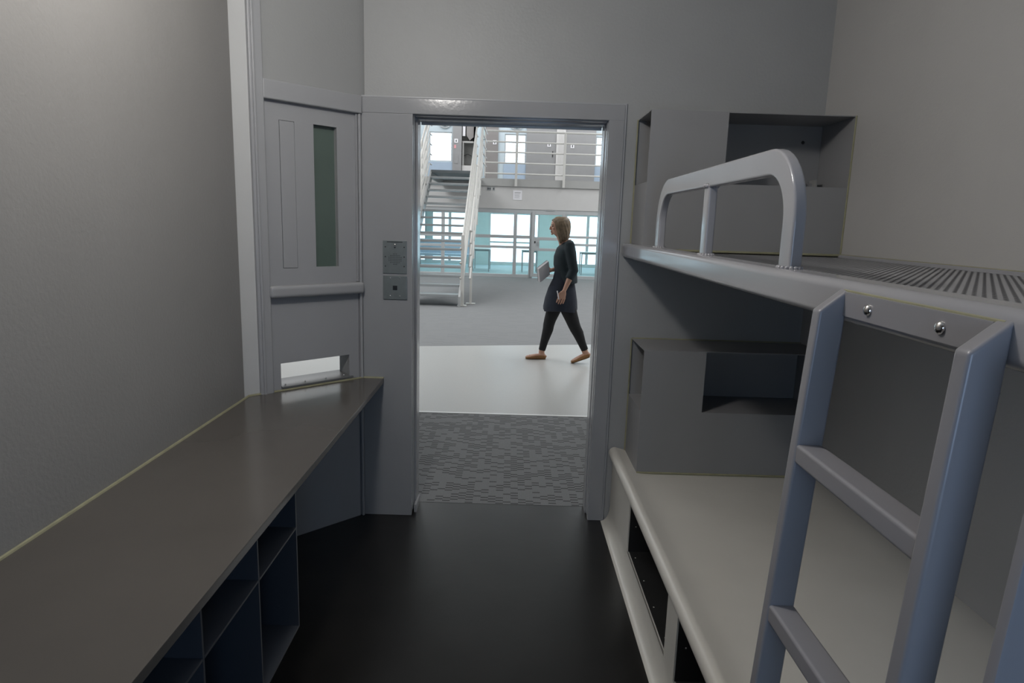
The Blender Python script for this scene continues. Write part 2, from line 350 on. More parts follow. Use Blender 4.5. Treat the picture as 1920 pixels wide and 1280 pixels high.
# ================================================================== COUNTER AND CUBBIES
ZT = 0.752
t = thing('counter', 'long dark grey counter along the left wall', 'counter', (-0.9, 1.5, 0.7))
poly = [(XL, -0.2), (-0.631, -0.2), (-0.631, YD-0.002), (-0.7215, YD-0.002), (XL, 2.829)]
obj('counter_top', prism(BM(), poly, 'z', ZT-0.026, ZT, 0.003), 'counter', t, True)
bm = BM(); sweep(bm, [(XL+0.003, -0.2, ZT), (XL+0.003, 2.840, ZT), (-0.733, YD-0.006, ZT), (-0.631, YD-0.006, ZT)], circ(0.006, 8), (0, 0, 1))
obj('sealant_bead', bm, 'seal', t, True, label='yellowed sealant line against the wall')
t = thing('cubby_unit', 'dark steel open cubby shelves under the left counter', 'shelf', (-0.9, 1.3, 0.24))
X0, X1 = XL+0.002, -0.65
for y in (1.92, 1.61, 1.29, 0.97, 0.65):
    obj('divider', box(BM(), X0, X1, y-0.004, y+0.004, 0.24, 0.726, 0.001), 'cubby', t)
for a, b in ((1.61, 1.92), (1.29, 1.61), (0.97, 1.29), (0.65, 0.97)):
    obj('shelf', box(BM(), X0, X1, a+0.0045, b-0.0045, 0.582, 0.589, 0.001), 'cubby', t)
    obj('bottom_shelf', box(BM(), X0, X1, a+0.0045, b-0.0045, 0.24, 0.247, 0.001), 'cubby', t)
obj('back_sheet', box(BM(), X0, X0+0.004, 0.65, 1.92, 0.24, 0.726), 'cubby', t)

# ================================================================== LOWER BUNK
t = thing('lower_bunk', 'cream painted lower bunk plinth with rounded front edge', 'bunk', (1.0, 1.6, 0))
YE = 0.25; F = 0.572
obj('bed_top', box(BM(), 0.622, XR-0.001, YE, YD+0.011, 0.36, 0.395), 'bunk', t)
fe = [(0.578+0.030*math.cos(math.radians(a)), 0.385+0.030*math.sin(math.radians(a))) for a in range(60, 271, 15)]
fe = [(0.72, 0.390), (0.72, 0.3955), (0.67, 0.3962), (0.635, 0.3995), (0.611, 0.4065)] + fe + [(0.62, 0.355), (0.62, 0.390)]
obj('front_edge', prism(BM(), fe, 'y', YE, YD-0.001), 'bunk', t, True)
cv = [(0.62, 0.0), (0.62, 0.094), (F, 0.094)] + [(0.525+0.047*math.cos(a*PI/16), 0.085-0.085*math.sin(a*PI/16)) for a in range(9)]
obj('kick_base', prism(BM(), cv, 'y', YE, YD-0.001), 'bunk', t, True)
opens = [(2.025, 2.75), (1.17, 1.895), (0.32, 1.045)]
edges = [YE, 0.32, 1.045, 1.17, 1.895, 2.025, 2.75, YD-0.001]
for a, b in zip(edges[0::2], edges[1::2]):
    obj('front_post', box(BM(), F, 0.62, a, b, 0.0942, 0.385), 'bunk', t, True)
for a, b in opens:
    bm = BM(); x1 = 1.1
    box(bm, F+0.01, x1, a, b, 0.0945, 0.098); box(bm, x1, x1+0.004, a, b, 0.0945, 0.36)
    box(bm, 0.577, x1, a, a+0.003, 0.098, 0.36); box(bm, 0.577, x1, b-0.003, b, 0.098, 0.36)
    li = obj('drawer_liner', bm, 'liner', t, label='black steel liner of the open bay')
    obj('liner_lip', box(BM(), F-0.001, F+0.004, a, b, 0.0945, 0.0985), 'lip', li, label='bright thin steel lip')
    for i in range(4):
        bm = BM(); ball(bm, (0.60, b-0.06-0.19*i, 0.0985), 0.0032, 1, 1, 0.6, 8, 5); obj('rivet', bm, 'lip', li, True)
    bm = BM(); ball(bm, (0.605, b-0.004, 0.22), 0.003, 1, 0.6, 1, 8, 5); obj('rivet', bm, 'lip', li, True)

# ================================================================== LOCKER BOXES
def locker(name, label, xa, z0, z1, xm, zm, yf):
    t = thing(name, label, 'cabinet', ((xa+XR)/2, YD-0.1, z0)); th = 0.004; yb = YD+0.010
    obj('front_sheet', prism(BM(), [(xa, z0), (XR-0.001, z0), (XR-0.001, zm), (xm, zm), (xm, z1), (xa, z1)], 'y', yf, yf+th), 'cab', t)
    obj('top_sheet', box(BM(), xa, XR-0.001, yf+th, yb, z1-th, z1), 'cab', t)
    obj('left_sheet', box(BM(), xa, xa+th, yf+th, yb, z0, zm), 'cab', t)
    obj('inner_shelf', box(BM(), xa+th, XR-0.001, yf+th, yb, zm-th, zm), 'cab', t)
    obj('divider', box(BM(), xm-th-0.002, xm-0.002, yf+th, yb, zm, z1-th), 'cab', t)
    obj('back_sheet', box(BM(), xa+0.002, XR-0.006, yb-0.004, yb, zm, z1-th), 'cab', t)
    obj('right_sheet', box(BM(), XR-0.005, XR-0.001, yf+th, yb, zm, z1-th), 'cab', t)
    bm = BM(); sweep(bm, [(xa-0.002, yb-0.012, z0), (xa-0.002, yb-0.012, z1)], circ(0.004, 6)); sweep(bm, [(XR-0.003, yf-0.002, z0), (XR-0.003, yf-0.002, z1)], circ(0.004, 6))
    sweep(bm, [(xa, yf-0.001, z0+0.003), (XR, yf-0.001, z0+0.003)], circ(0.0055, 6), (0, 0, 1))
    if z1 < 1.5: sweep(bm, [(xa, yb-0.012, z1+0.001), (XR, yb-0.012, z1+0.001)], circ(0.004, 6), (0, 0, 1))
    obj('sealant_bead', bm, 'seal', t, True, label='yellowed sealant at the wall joints')
    return t
t = locker('wall_locker', 'grey steel locker box above the upper bunk with open corner bay', 0.597, 1.452, 2.06, 0.937, 1.753, 2.965)
bm = BM(); box(bm, 1.38, 1.44, YD-0.055, YD-0.01, 1.754, 1.785, 0.004); obj('bracket', bm, 'cab', t, True)
for x in (1.372, 1.444):
    bm = BM(); box(bm, x-0.004, x+0.004, YD-0.09, YD-0.02, 1.754, 1.80, 0.002); obj('bracket_ear', bm, 'cabedge', t)
bm = BM(); ball(bm, (1.40, YD+0.004, 1.98), 0.008, 1, 0.5, 1); obj('bolt', bm, 'black', t, True)
locker('wall_locker', 'grey steel locker box standing on the lower bunk behind the ladder', 0.633, 0.397, 0.996, 0.922, 0.705, 2.95)

# ================================================================== UPPER BUNK
t = thing('upper_bunk', 'grey upper bunk with perforated deck and arched guard rail', 'bunk', (1.0, 1.7, 1.4))
YN = 0.36
prof = rrect(0.078, 0.069, 0.017, 6)
bm = BM(); sweep(bm, [(0.593, YN, 1.4405), (0.593, YD-0.002, 1.4405)], prof, (1, 0, 0)); obj('front_rail', bm, 'rail', t, True)
obj('deck_sheet', box(BM(), 0.625, XR-0.0125, YN, YD-0.002, 1.412, 1.446), 'deck', t)
bm = BM(); dv, dn_ = Vector((0.585, 0.811)), Vector((0.811, -0.585)); hp = 0.0182; rp = hp*0.866
for i in range(-110, 160):
    for j in range(-10, 210):
        q = Vector((0.6, 0.3)) + dn_*(i*rp) + dv*((j+0.5*(i % 2))*hp)
        if 0.632 < q.x < XR-0.02 and 0.75 < q.y < YD-0.012:
            vs = [bm.verts.new((q.x+0.0046*math.cos(a*PI/3), q.y+0.0046*math.sin(a*PI/3), 1.4464)) for a in range(6)]; bm.faces.new(vs)
obj('perforations', bm, 'hole', t, stuff=True)
obj('wall_flange', box(BM(), XR-0.012, XR-0.001, YN, YD-0.002, 1.412, 1.458, 0.003), 'rail', t, True)
bm = BM(); sweep(bm, [(XR-0.003, YN, 1.456), (XR-0.003, 2.96, 1.456)], circ(0.0045, 6), (0, 0, 1)); obj('sealant_bead', bm, 'seal', t, True)
# arched guard rail: flat tube hoop plus a middle post
def arc(cy, cz, r, a0, a1, n=10): return [(0.598, cy+r*math.cos(a0+(a1-a0)*i/n), cz+r*math.sin(a0+(a1-a0)*i/n)) for i in range(n+1)]
hz, r1 = 1.706, 0.135
path = [(0.598, 2.640, 1.472)] + arc(2.640-r1, hz-r1, r1, 0, PI/2) + arc(1.398+r1, hz-r1, r1, PI/2, PI) + [(0.598, 1.398, 1.472)]
path[0] = (0.598, 2.640, 1.472)
bm = BM(); sweep(bm, path, rrect(0.028, 0.059, 0.006, 3), (1, 0, 0)); gr = obj('guard_hoop', bm, 'rail', t, True)
bm = BM(); sweep(bm, [(0.598, 2.005, 1.472), (0.598, 2.005, 1.688)], rrect(0.028, 0.050, 0.006, 3), (1, 0, 0)); obj('guard_post', bm, 'rail', t, True)
bm = BM()
for yy in (2.64, 2.005, 1.398):
    for k in range(16):
        a = 2*PI*k/16; ball(bm, (0.598+0.021*math.cos(a), yy+0.032*math.sin(a), 1.4755), 0.0055, u=8, v=6)
for k in range(12):
    a = 2*PI*k/12; ball(bm, (0.598+0.017*math.cos(a), 2.005+0.026*math.sin(a), 1.680), 0.007, u=8, v=6)
obj('weld_beads', bm, 'rail', t, True, stuff=True)

# ================================================================== LADDER
t = thing('bunk_ladder', 'grey steel ladder bolted to the upper bunk rail', 'ladder', (0.5, 0.9, 0))
lean = 0.055
def LX(x, z): return x-(1.43-z)*lean
def stringer(ya, yb):
    bm = BM()
    pr = [(LX(0.510, 1.425), 1.425), (0.556, 1.463), (LX(0.556, 1.38), 1.38), (LX(0.556, 0.0), 0.0), (LX(0.510, 0.0), 0.0)]
    return prism(bm, pr, 'y', ya, yb, 0.0055, 3)
obj('stringer', stringer(1.059, 1.085), 'ladder', t, True)
obj('stringer', stringer(0.703, 0.730), 'ladder', t, True)
for z in (1.195, 0.895, 0.595, 0.295):
    bm = BM(); box(bm, LX(0.511, z), LX(0.556, z), 0.724, 1.065, z-0.034, z, 0.006, 3); obj('rung', bm, 'ladder', t, True)
pl = obj('mount_plate', box(BM(), 0.549, 0.5545, 0.728, 1.062, 1.418, 1.458, 0.0015), 'ladder', t, True)
bm = BM(); sweep(bm, [(0.5535, 0.715, 1.459), (0.5535, 1.07, 1.459)], circ(0.0022, 6), (0, 0, 1)); obj('sealant_bead', bm, 'seal', t, True)
for yy in (0.985, 0.815):
    bm = BM(); ball(bm, (0.5485, yy, 1.437), 0.0088, 0.75, 1, 1, 16, 10); bl = obj('bolt', bm, 'chrome', pl, True)
bm = BM(); prism(bm, [(LX(0.524, 1.43), 1.43), (0.60, 1.43), (LX(0.60, 0), 0.396), (LX(0.524, 0.396), 0.396)], 'y', 0.590, 0.605, 0.003, 2)
tag(obj('bunk_support', bm, 'ladder', smooth=True), 'grey leaning steel support cut off by the right frame edge', 'post')

# ================================================================== HALL SHELL
HX0, HX1 = -7.0, 7.0
struct('floor', box(BM(), HX0, HX1, 3.435, 5.19, -0.12, 0.001), 'carpet', 'dark dashed carpet strip outside the doorway').name = 'floor_2'
bm = BM(); prism(bm, [(HX0, 5.19), (HX1, 5.19), (HX1, 9.78), (HX0, 6.80)], 'z', -0.12, 0.002); struct('floor_3', bm, 'lino', 'pale speckled lino strip the woman walks on')
bm = BM(); prism(bm, [(HX0, 6.80), (HX1, 9.78), (HX1, 19.2), (HX0, 19.2)], 'z', -0.12, 0.0); struct('floor_4', bm, 'carpetfar', 'grey carpet of the far hall')
bm = BM(); box(bm, HX0, -1.28, 2.75, 3.435, -0.12, 0.0); struct('floor_5', bm, 'lino', 'lino in the niche beyond the hatch')
bm = BM(); box(bm, HX0, HX1, 5.172, 5.200, 0.0, 0.0045, 0.001); struct('trim_2', bm, 'strip2', 'thin pale strip where carpet meets lino')
bm = BM()
for x in (-4.9, -2.65, -0.36, 1.9, 4.1): box(bm, x-0.002, x+0.002, 5.2, 7.1+0.213*(x+5.5), 0.0015, 0.0026)
struct('trim_3', bm, 'lino', 'faint welded seams across the lino')
struct('ceiling_2', box(BM(), HX0, HX1, 2.7, 21.0, 6.3, 6.45), 'hallwall', 'hall ceiling')
struct('ceiling_3', box(box(BM(), HX0, HX1, 3.44, 6.0, 2.98, 3.15), HX0, -1.28, 2.8, 3.44, 2.98, 3.15), 'slab', 'walkway slab over the cell door')
bm = BM(); box(bm, XR+0.12, HX1, 3.3, 3.44, 0, 6.3); box(bm, -0.7, XR+0.12, 3.3, 3.44, 2.97, 6.3); box(bm, HX0, -1.28, 2.7, 2.8, 0, 6.3); box(bm, -1.28, -0.7, 2.7, 2.8, 2.97, 6.3)
struct('wall_hall_near', bm, 'hallwall', 'hall wall on the cell side')
struct('wall_hall_left', box(BM(), HX0-0.1, HX0, 2.7, 25, 0, 6.3), 'hallwall', 'hall left wall')
struct('wall_hall_right', box(BM(), HX1, HX1+0.1, 2.7, 25, 0, 6.3), 'hallwall', 'hall right wall')
YG, YU, YB = 19.2, 20.9, 24.9
struct('wall_fascia', box(BM(), HX0, HX1, YG, YG+0.2, 1.98, 2.61), 'hallwall', 'white wall band above the glazed partition')
struct('ceiling_4', box(BM(), HX0, HX1, YG-0.06, YU, 2.61, 2.82), 'slab', 'grey edged upper walkway slab')

# ---- glazed partition under the walkway
pt = bpy.data.objects.new('window_2', None); C.objects.link(pt); pt.location = (0, YG, 0); pt['kind'] = 'structure'; pt['label'] = 'aluminium framed glazed partition below the white wall band'
def member(n, x0, x1, z0, z1, m='alu', y0=YG+0.02, y1=YG+0.10): obj(n, box(BM(), x0, x1, y0, y1, z0, z1, 0.006), m, pt)
DL, DR = 0.60, 1.56
member('head_member', HX0, HX1, 1.86, 1.98)
member('sill_member', HX0, DL-0.0555, 0, 0.10); member('sill_member', DR+0.0555, HX1, 0, 0.10)
for x in (-5.6, -4.4, -3.15, -1.98, -1.16, 0.125, DL, DR, 3.3, 4.6, 5.9):
    w = 0.055 if x in (DL, DR) else 0.05
    member('mullion', x-w, x+w, 0.0 if x in (DL, DR) else 0.1005, 1.8595)
xs = [HX0, -5.6, -4.4, -3.15, -1.98, -1.16, 0.125, DL]
for a, b in zip(xs, xs[1:]):
    member('transom', a+0.05, b-0.05, 1.14, 1.23); member('transom', a+0.05, b-0.05, 0.85, 0.92)
    obj('pane', box(BM(), a+0.05, b-0.05, YG+0.05, YG+0.062, 0.1, 1.86), 'glass', pt)
xs = [DR, 3.3, 4.6, 5.9, HX1]
for a, b in zip(xs, xs[1:]):
    member('transom', a+0.05, b-0.05, 1.19, 1.26); member('transom', a+0.05, b-0.05, 0.97, 1.04)
    obj('pane', box(BM(), a+0.05, b-0.05, YG+0.05, YG+0.062, 0.1, 1.86), 'glass', pt)
dr = bpy.data.objects.new('door_1', None); C.objects.link(dr); dr.location = (1.08, YG, 0); dr['kind'] = 'structure'; dr['label'] = 'glazed sliding door in the partition behind the woman'
def dm(n, x0, x1, z0, z1, m='alu'): return obj(n, box(BM(), x0, x1, YG-0.03, YG+0.018, z0, z1, 0.006), m, dr)
dm('door_stile', DL, DL+0.10, 0.04, 1.93); dm('door_stile', DR-0.09, DR, 0.04, 1.93); dm('door_head', DL+0.1, DR-0.09, 1.84, 1.93)
dm('door_foot', DL+0.1, DR-0.09, 0.04, 0.14); dm('door_rail', DL+0.1, DR-0.09, 1.11, 1.20); dm('door_rail', DL+0.1, DR-0.09, 0.80, 0.88)
obj('lock_panel', box(BM(), DL+0.10, DL+0.24, YG-0.028, YG+0.018, 0.88, 1.11), 'alu', dr)
lk = obj('lock_plate', box(BM(), DL+0.155, DL+0.225, YG-0.036, YG-0.028, 0.94, 1.06, 0.003), 'tread', dr)
obj('lock_plate', box(BM(), DL+0.09, DL+0.125, YG-0.036, YG-0.028, 1.02, 1.08, 0.003), 'black', dr)
obj('pane', box(BM(), DL+0.1, DR-0.09, YG-0.012, YG-0.002, 0.14, 1.84), 'glass', dr)
obj('door_closer', box(BM(), 1.0, 1.25, YG-0.05, YG-0.03, 1.95, 1.975, 0.003), 'tread', dr)

# ---- day room behind the glass
struct('floor_6', box(BM(), HX0, HX1, YG, YB+0.2, -0.12, 0.0), 'tealfloor', 'teal carpet of the glazed room')
struct('ceiling_5', box(BM(), HX0, HX1, YU, YB+0.2, 2.62, 2.8), 'hallwall', 'ceiling of the glazed room')
wins = [(-6.4, -4.9), (-4.7, -3.2), (-3.0, -1.62), (-0.82, 1.06), (2.06, 3.75), (3.9, 5.4)]
bm = BM(); xa = HX0
for a, b in wins:
    box(bm, xa, a, YB, YB+0.2, 0, 2.62); box(bm, a, b, YB, YB+0.2, 0, 0.06); box(bm, a, b, YB, YB+0.2, 1.96, 2.62); xa = b
box(bm, xa, HX1, YB, YB+0.2, 0, 2.62)
struct('wall_day_room', bm, 'teal', 'pale teal wall with tall bright windows')
wn = 3
for a, b in wins:
    w = bpy.data.objects.new('window_%d' % wn, None); C.objects.link(w); w.location = ((a+b)/2, YB, 0); w['kind'] = 'structure'; w['label'] = 'tall bright window of the glazed room'; wn += 1
    bm = BM(); box(bm, a, b, YB+0.04, YB+0.10, 0.06, 0.12); box(bm, a, b, YB+0.04, YB+0.10, 1.90, 1.96); box(bm, a, a+0.05, YB+0.04, YB+0.10, 0.12, 1.9); box(bm, b-0.05, b, YB+0.04, YB+0.10, 0.12, 1.9)
    obj('window_frame', bm, 'alu', w)
    obj('glazing_bar', box(BM(), a+0.05, b-0.05, YB+0.04, YB+0.10, 0.83, 0.89), 'alu', w)
    if b < 0 or a > 2: obj('glazing_bar', box(BM(), (a+b)/2-0.05, (a+b)/2+0.05, YB+0.04, YB+0.10, 0.12, 1.9), 'alu', w)
    obj('pane', box(BM(), a+0.05, b-0.05, YB+0.065, YB+0.075, 0.12, 1.9), 'clear', w)
def table(x0, x1, y0, y1, label):
    t = thing('side_table', label, 'table', ((x0+x1)/2, (y0+y1)/2, 0), 0, 'thin legged tables in the glazed room')
    obj('tabletop', box(BM(), x0, x1, y0, y1, 0.70, 0.725, 0.004), 'tread', t)
    for yy in (y0+0.03, y1-0.05): obj('apron', box(BM(), x0+0.03, x1-0.03, yy, yy+0.02, 0.655, 0.70), 'tread', t)
    for x in (x0+0.03, x1-0.03):
        for y in (y0+0.03, y1-0.03):
            bm = BM(); tube(bm, (x, y, 0), (x, y, 0.70), 0.018, 8); obj('leg', bm, 'tread', t, True)
table(-1.24, -0.66, 21.25, 22.6, 'thin legged table behind the glass next to the stair railing')
table(0.37, 0.90, 21.3, 21.95, 'thin legged table behind the glass left of the sliding door')
table(2.28, 3.0, 21.1, 21.7, 'thin legged table behind the glass right of the woman')
# pale blue bench seen through the open risers
t = thing('bench', 'long pale blue bench behind the glass and the stairs', 'bench', (-2.3, 23.2, 0))
obj('seat', box(BM(), -3.3, -1.35, 22.9, 23.4, 0.38, 0.46, 0.01), 'bluepanel', t); obj('backrest', box(BM(), -3.3, -1.35, 23.4, 23.46, 0.46, 0.95, 0.01), 'bluepanel', t)
for x in (-3.2, -1.45):
    for y in (22.95, 23.35): bm = BM(); tube(bm, (x, y, 0), (x, y, 0.38), 0.02, 8); obj('leg', bm, 'tread', t, True)

# ---- upper walkway wall, doors and windows
ZU = 2.82
def upper(): pass
segs = [('hallwall', HX0, -2.62), ('paleblue', -0.47, 0.40)]
bm = BM(); box(bm, HX0, -2.60, YU, YU+0.15, ZU, 6.3); box(bm, -2.60, -1.90, YU, YU+0.15, ZU, 3.40); box(bm, -2.60, -1.90, YU, YU+0.15, 4.28, 6.3)
box(bm, -1.90, -1.60, YU, YU+0.15, ZU, 6.3); box(bm, -1.60, -1.22, YU, YU+0.15, 5.0, 6.3); box(bm, -1.22, -0.27, YU, YU+0.15, ZU, 6.3)
box(bm, -0.27, 0.39, YU, YU+0.15, ZU, 3.40); box(bm, -0.27, 0.39, YU, YU+0.15, 4.28, 6.3); box(bm, 0.39, 2.55, YU, YU+0.15, ZU, 6.3)
box(bm, 2.55, 3.35, YU, YU+0.15, ZU, 3.40); box(bm, 2.55, 3.35, YU, YU+0.15, 4.28, 6.3); box(bm, 3.35, HX1, YU, YU+0.15, ZU, 6.3)
struct('wall_upper', bm, 'paleblue', 'pale blue wall of the upper walkway')
for a, b in ((-2.60, -1.90), (-0.27, 0.39), (2.55, 3.35)):
    w = bpy.data.objects.new('window_%d' % wn, None); C.objects.link(w); w.location = ((a+b)/2, YU, 3.4); w['kind'] = 'structure'; w['label'] = 'louvred bright upper window'; wn += 1
    bm = BM(); box(bm, a, b, YU+0.02, YU+0.08, 3.40, 3.43); box(bm, a, b, YU+0.02, YU+0.08, 4.25, 4.28); box(bm, a, a+0.03, YU+0.02, YU+0.08, 3.43, 4.25); box(bm, b-0.03, b, YU+0.02, YU+0.08, 3.43, 4.25)
    obj('window_frame', bm, 'alu', w)
    for k in range(7):
        z = 3.52+k*0.105
        bm = BM(); prism(bm, [(YU+0.09, z), (YU+0.12, z+0.010), (YU+0.12, z+0.016), (YU+0.09, z+0.006)], 'x', a+0.03, b-0.03); obj('louvre', bm, 'hallwall', w)
    obj('pane', box(BM(), a+0.03, b-0.03, YU+0.045, YU+0.053, 3.43, 4.25), 'clear', w)
    obj('blue_panel', box(BM(), a-0.02, b+0.02, YU-0.03, YU, ZU, 3.38, 0.004), 'bluepanel', w, label='pale blue panel below the window')
dn = 2
def updoor(x0, x1, m, label, plate_x=None, handle=None):
    global dn
    d = bpy.data.objects.new('door_%d' % dn, None); C.objects.link(d); d.location = ((x0+x1)/2, YU, ZU); d['kind'] = 'structure'; d['label'] = label; dn += 1
    obj('door_leaf', box(BM(), x0, x1, YU-0.06, YU, ZU, 5.1, 0.006), m, d)
    if handle: obj('handle', box(BM(), handle-0.012, handle+0.012, YU-0.075, YU-0.06, 3.62, 3.80, 0.002), 'black', d)
    return d
d = updoor(-1.88, -1.60, 'doorgrey', 'narrow grey door left of the dark recess')
obj('key_box', box(BM(), -1.82, -1.70, YU-0.07, YU-0.06, 3.35, 3.62, 0.003), 'doorgrey', d)
updoor(-0.86, -0.47, 'doorbrown', 'brown grey door on the upper walkway')
obj('teal_strip', box(BM(), -1.0, -0.87, YU-0.03, YU, 4.1, 4.6), 'teal', bpy.data.objects['door_3'])
updoor(0.40, 1.32, 'doorgrey', 'wide grey door left of the pale column', handle=1.22)
updoor(1.60, 2.54, 'doorgrey', 'wide grey door right of the pale column')
bm = BM(); box(bm, 1.32, 1.60, YU-0.10, YU, ZU, 6.3, 0.004)
for k in range(3): box(bm, 1.40+0.06*k, 1.412+0.06*k, YU-0.112, YU-0.10, ZU, 6.3)
struct('trim_4', bm, 'hallwall', 'pale ribbed column between grey doors')
def plate_sign(x, z, label):
    t = thing('number_plate', label, 'sign', (x, YU-0.06, z))
    obj('sheet', box(BM(), x-0.055, x+0.055, YU-0.072, YU-0.061, z-0.06, z+0.06, 0.002), 'paper', t)
    obj('numeral', box(BM(), x-0.012, x+0.014, YU-0.0745, YU-0.072, z-0.035, z+0.03), 'black', t)
plate_sign(-1.77, 4.02, 'small white number plate on the narrow grey door')
plate_sign(-0.58, 4.01, 'small white number plate on the brown grey door')
plate_sign(1.10, 3.99, 'small white number plate left of the pale column')
plate_sign(1.82, 3.97, 'small white number plate right of the pale column')
tag(obj('sticker', box(BM(), -1.83, -1.77, YU-0.068, YU-0.0605, 3.80, 3.90), 'red'), 'pink sticker under the number plate on the narrow grey door', 'sticker')
for x, lab in ((-2.12, 'round dark eyed dome mirror above the left upper window'), (0.085, 'round dark eyed dome mirror above the middle upper window')):
    t = thing('dome_mirror', lab, 'mirror', (x, YU-0.01, 4.585), 0)
    bm = BM(); prism(bm, [(x+0.20*math.cos(a*PI/14), 4.585+0.20*math.sin(a*PI/14)) for a in range(28)], 'y', YU-0.05, YU-0.002); obj('rim', bm, 'alu', t, True)
    bm = BM(); ball(bm, (x, YU-0.05, 4.585), 0.165, 1, 0.4, 1, 20, 12); dd = obj('dome', bm, 'paleblue', t, True)
    bm = BM(); ball(bm, (x, YU-0.095, 4.50), 0.075, 1, 0.4, 0.8, 16, 10); obj('dark_eye', bm, 'slate', dd, True)
# dark recess with its fittings
bm = BM(); box(bm, -1.60, -1.22, YU+0.42, YU+0.5, ZU, 5.0); box(bm, -1.66, -1.60, YU, YU+1.0, ZU, 5.0); box(bm, -1.22, -1.16, YU, YU+1.0, ZU, 5.0); box(bm, -1.66, -1.16, YU, YU+1.0, 5.0, 5.1); box(bm, -1.66, -1.16, YU+0.15, YU+1.0, ZU-0.02, ZU+0.005)
struct('wall_recess', bm, 'slab', 'grey walls of the open recess on the upper walkway')
tag(obj('slit_window', box(BM(), -1.58, -1.50, YU+0.02, YU+0.06, 4.18, 4.62, 0.004), 'paper'), 'tall slit window in the upper recess, brightness painted white', 'window')  # slit window as a solid box, its daylight painted as plain white
bm = BM(); prism(bm, [(-1.46, 5.0), (-1.24, 5.0), (-1.24, 4.16), (-1.36, 4.06), (-1.46, 4.20)], 'y', YU+0.05, YU+0.35); tag(obj('wall_cabinet', bm, 'doorbrown'), 'grey wall cabinet with angled underside in the upper recess', 'cabinet')
t = thing('recess_shelf', 'grey shelf with low counter in the upper recess', 'shelf', (-1.41, YU+0.2, ZU))
obj('shelf_board', box(BM(), -1.59, -1.23, YU+0.02, YU+0.4, 3.98, 4.03, 0.003), 'slab', t); obj('counter_front', box(BM(), -1.59, -1.23, YU+0.02, YU+0.3, ZU+0.006, 3.30, 0.003), 'hallwall', t)
obj('bracket', box(BM(), -1.58, -1.54, YU+0.02, YU+0.3, 3.3, 3.98), 'slab', t)
bm = BM(); tube(bm, (-1.55, YU+0.2, 3.60), (-1.42, YU+0.2, 3.66), 0.012, 8); tube(bm, (-1.42, YU+0.2, 3.66), (-1.30, YU+0.2, 3.60), 0.012, 8); obj('hook_rail', bm, 'black', t)

# ---- upper walkway railing
t = thing('walkway_railing', 'pale five rail balustrade along the upper walkway', 'railing', (2.0, YG-0.1, ZU))
YR = YG-0.10
for z in (4.115, 3.825, 3.545, 3.25, 2.955):
    bm = BM(); tube(bm, (-0.80, YR, z), (HX1-0.02, YR, z), 0.028 if z > 4 else 0.023, 10); obj('rail', bm, 'stairrail', t, True)
for x in (0.10, 1.462, 2.83, 4.2, 5.6):
    bm = BM(); box(bm, x-0.035, x+0.035, YR-0.06, YR-0.025, 2.61, 4.09, 0.005); obj('post', bm, 'stairrail', t, True)
tag(obj('notice', box(BM(), 0.03, 0.29, YG-0.012, YG-0.001, 2.235, 2.505, 0.002), 'paper'), 'white printed notice on the wall band below the walkway', 'notice')
nt_ = bpy.data.objects['notice']
bm = BM(); box(bm, 0.075, 0.245, YG-0.0135, YG-0.012, 2.435, 2.45)
for k in range(5): box(bm, 0.075, 0.23-0.02*(k % 2), YG-0.0135, YG-0.012, 2.29+k*0.027, 2.296+k*0.027)
obj('print_lines', bm, 'ink', nt_)
def outlet(x, z, w, n, label):
    t = thing('wall_outlet', label, 'outlet', (x, YG-0.001, z))
    obj('plate', box(BM(), x-w, x+w, YG-0.012, YG-0.001, z-0.05, z+0.05, 0.003), 'tread', t)
    for k in range(n): obj('socket', box(BM(), x-w+0.02+k*(2*w-0.02)/n, x-w+(k+1)*(2*w-0.02)/n, YG-0.016, YG-0.012, z-0.025, z+0.025, 0.002), 'black', t)
outlet(-0.665, 2.53, 0.06, 2, 'double grey wall outlet next to the stairs'); outlet(-0.53, 2.53, 0.032, 1, 'single grey wall outlet right of the double one')

# ================================================================== STAIRCASE
t = thing('staircase', 'open riser steel staircase rising to the upper walkway', 'staircase', (-1.45, 14.2, 0))
SX0, SX1 = -1.96, -0.955
NT = 17; ty = lambda n: 12.1+0.262*(n-1); tz = lambda n: 0.22+0.16*(n-1)
tr = None
for n in range(1, NT):
    if tr is None:
        bm = BM(); box(bm, SX0, SX1, 12.1, 12.1+0.285, 0.22-0.045, 0.22, 0.004); tr = obj('tread', bm, 'tread', t); src = tr
    else:
        c = src.copy(); C.objects.link(c); c.parent = t; c.location = (0, ty(n)-12.1, tz(n)-0.22)
obj('landing', box(BM(), SX0-0.02, SX1+0.02, ty(17), YG-0.06, 2.72, 2.79, 0.004), 'landing', t)
def stair_line(y): return tz(1)+(y-ty(1))*0.16/0.262
for x in (SX0-0.03, SX1+0.03):
    bm = BM(); y0, y1 = 12.02, ty(17)+0.1
    prism(bm, [(y0, 0.0), (y0+0.30, 0.0), (y1, stair_line(y1)-0.26), (YG-0.06, stair_line(y1)-0.26), (YG-0.06, 2.80), (y1, 2.80), (y0, stair_line(y0)+0.02)], 'x', x-0.02, x+0.02, 0.003)
    obj('stringer', bm, 'steel', t)
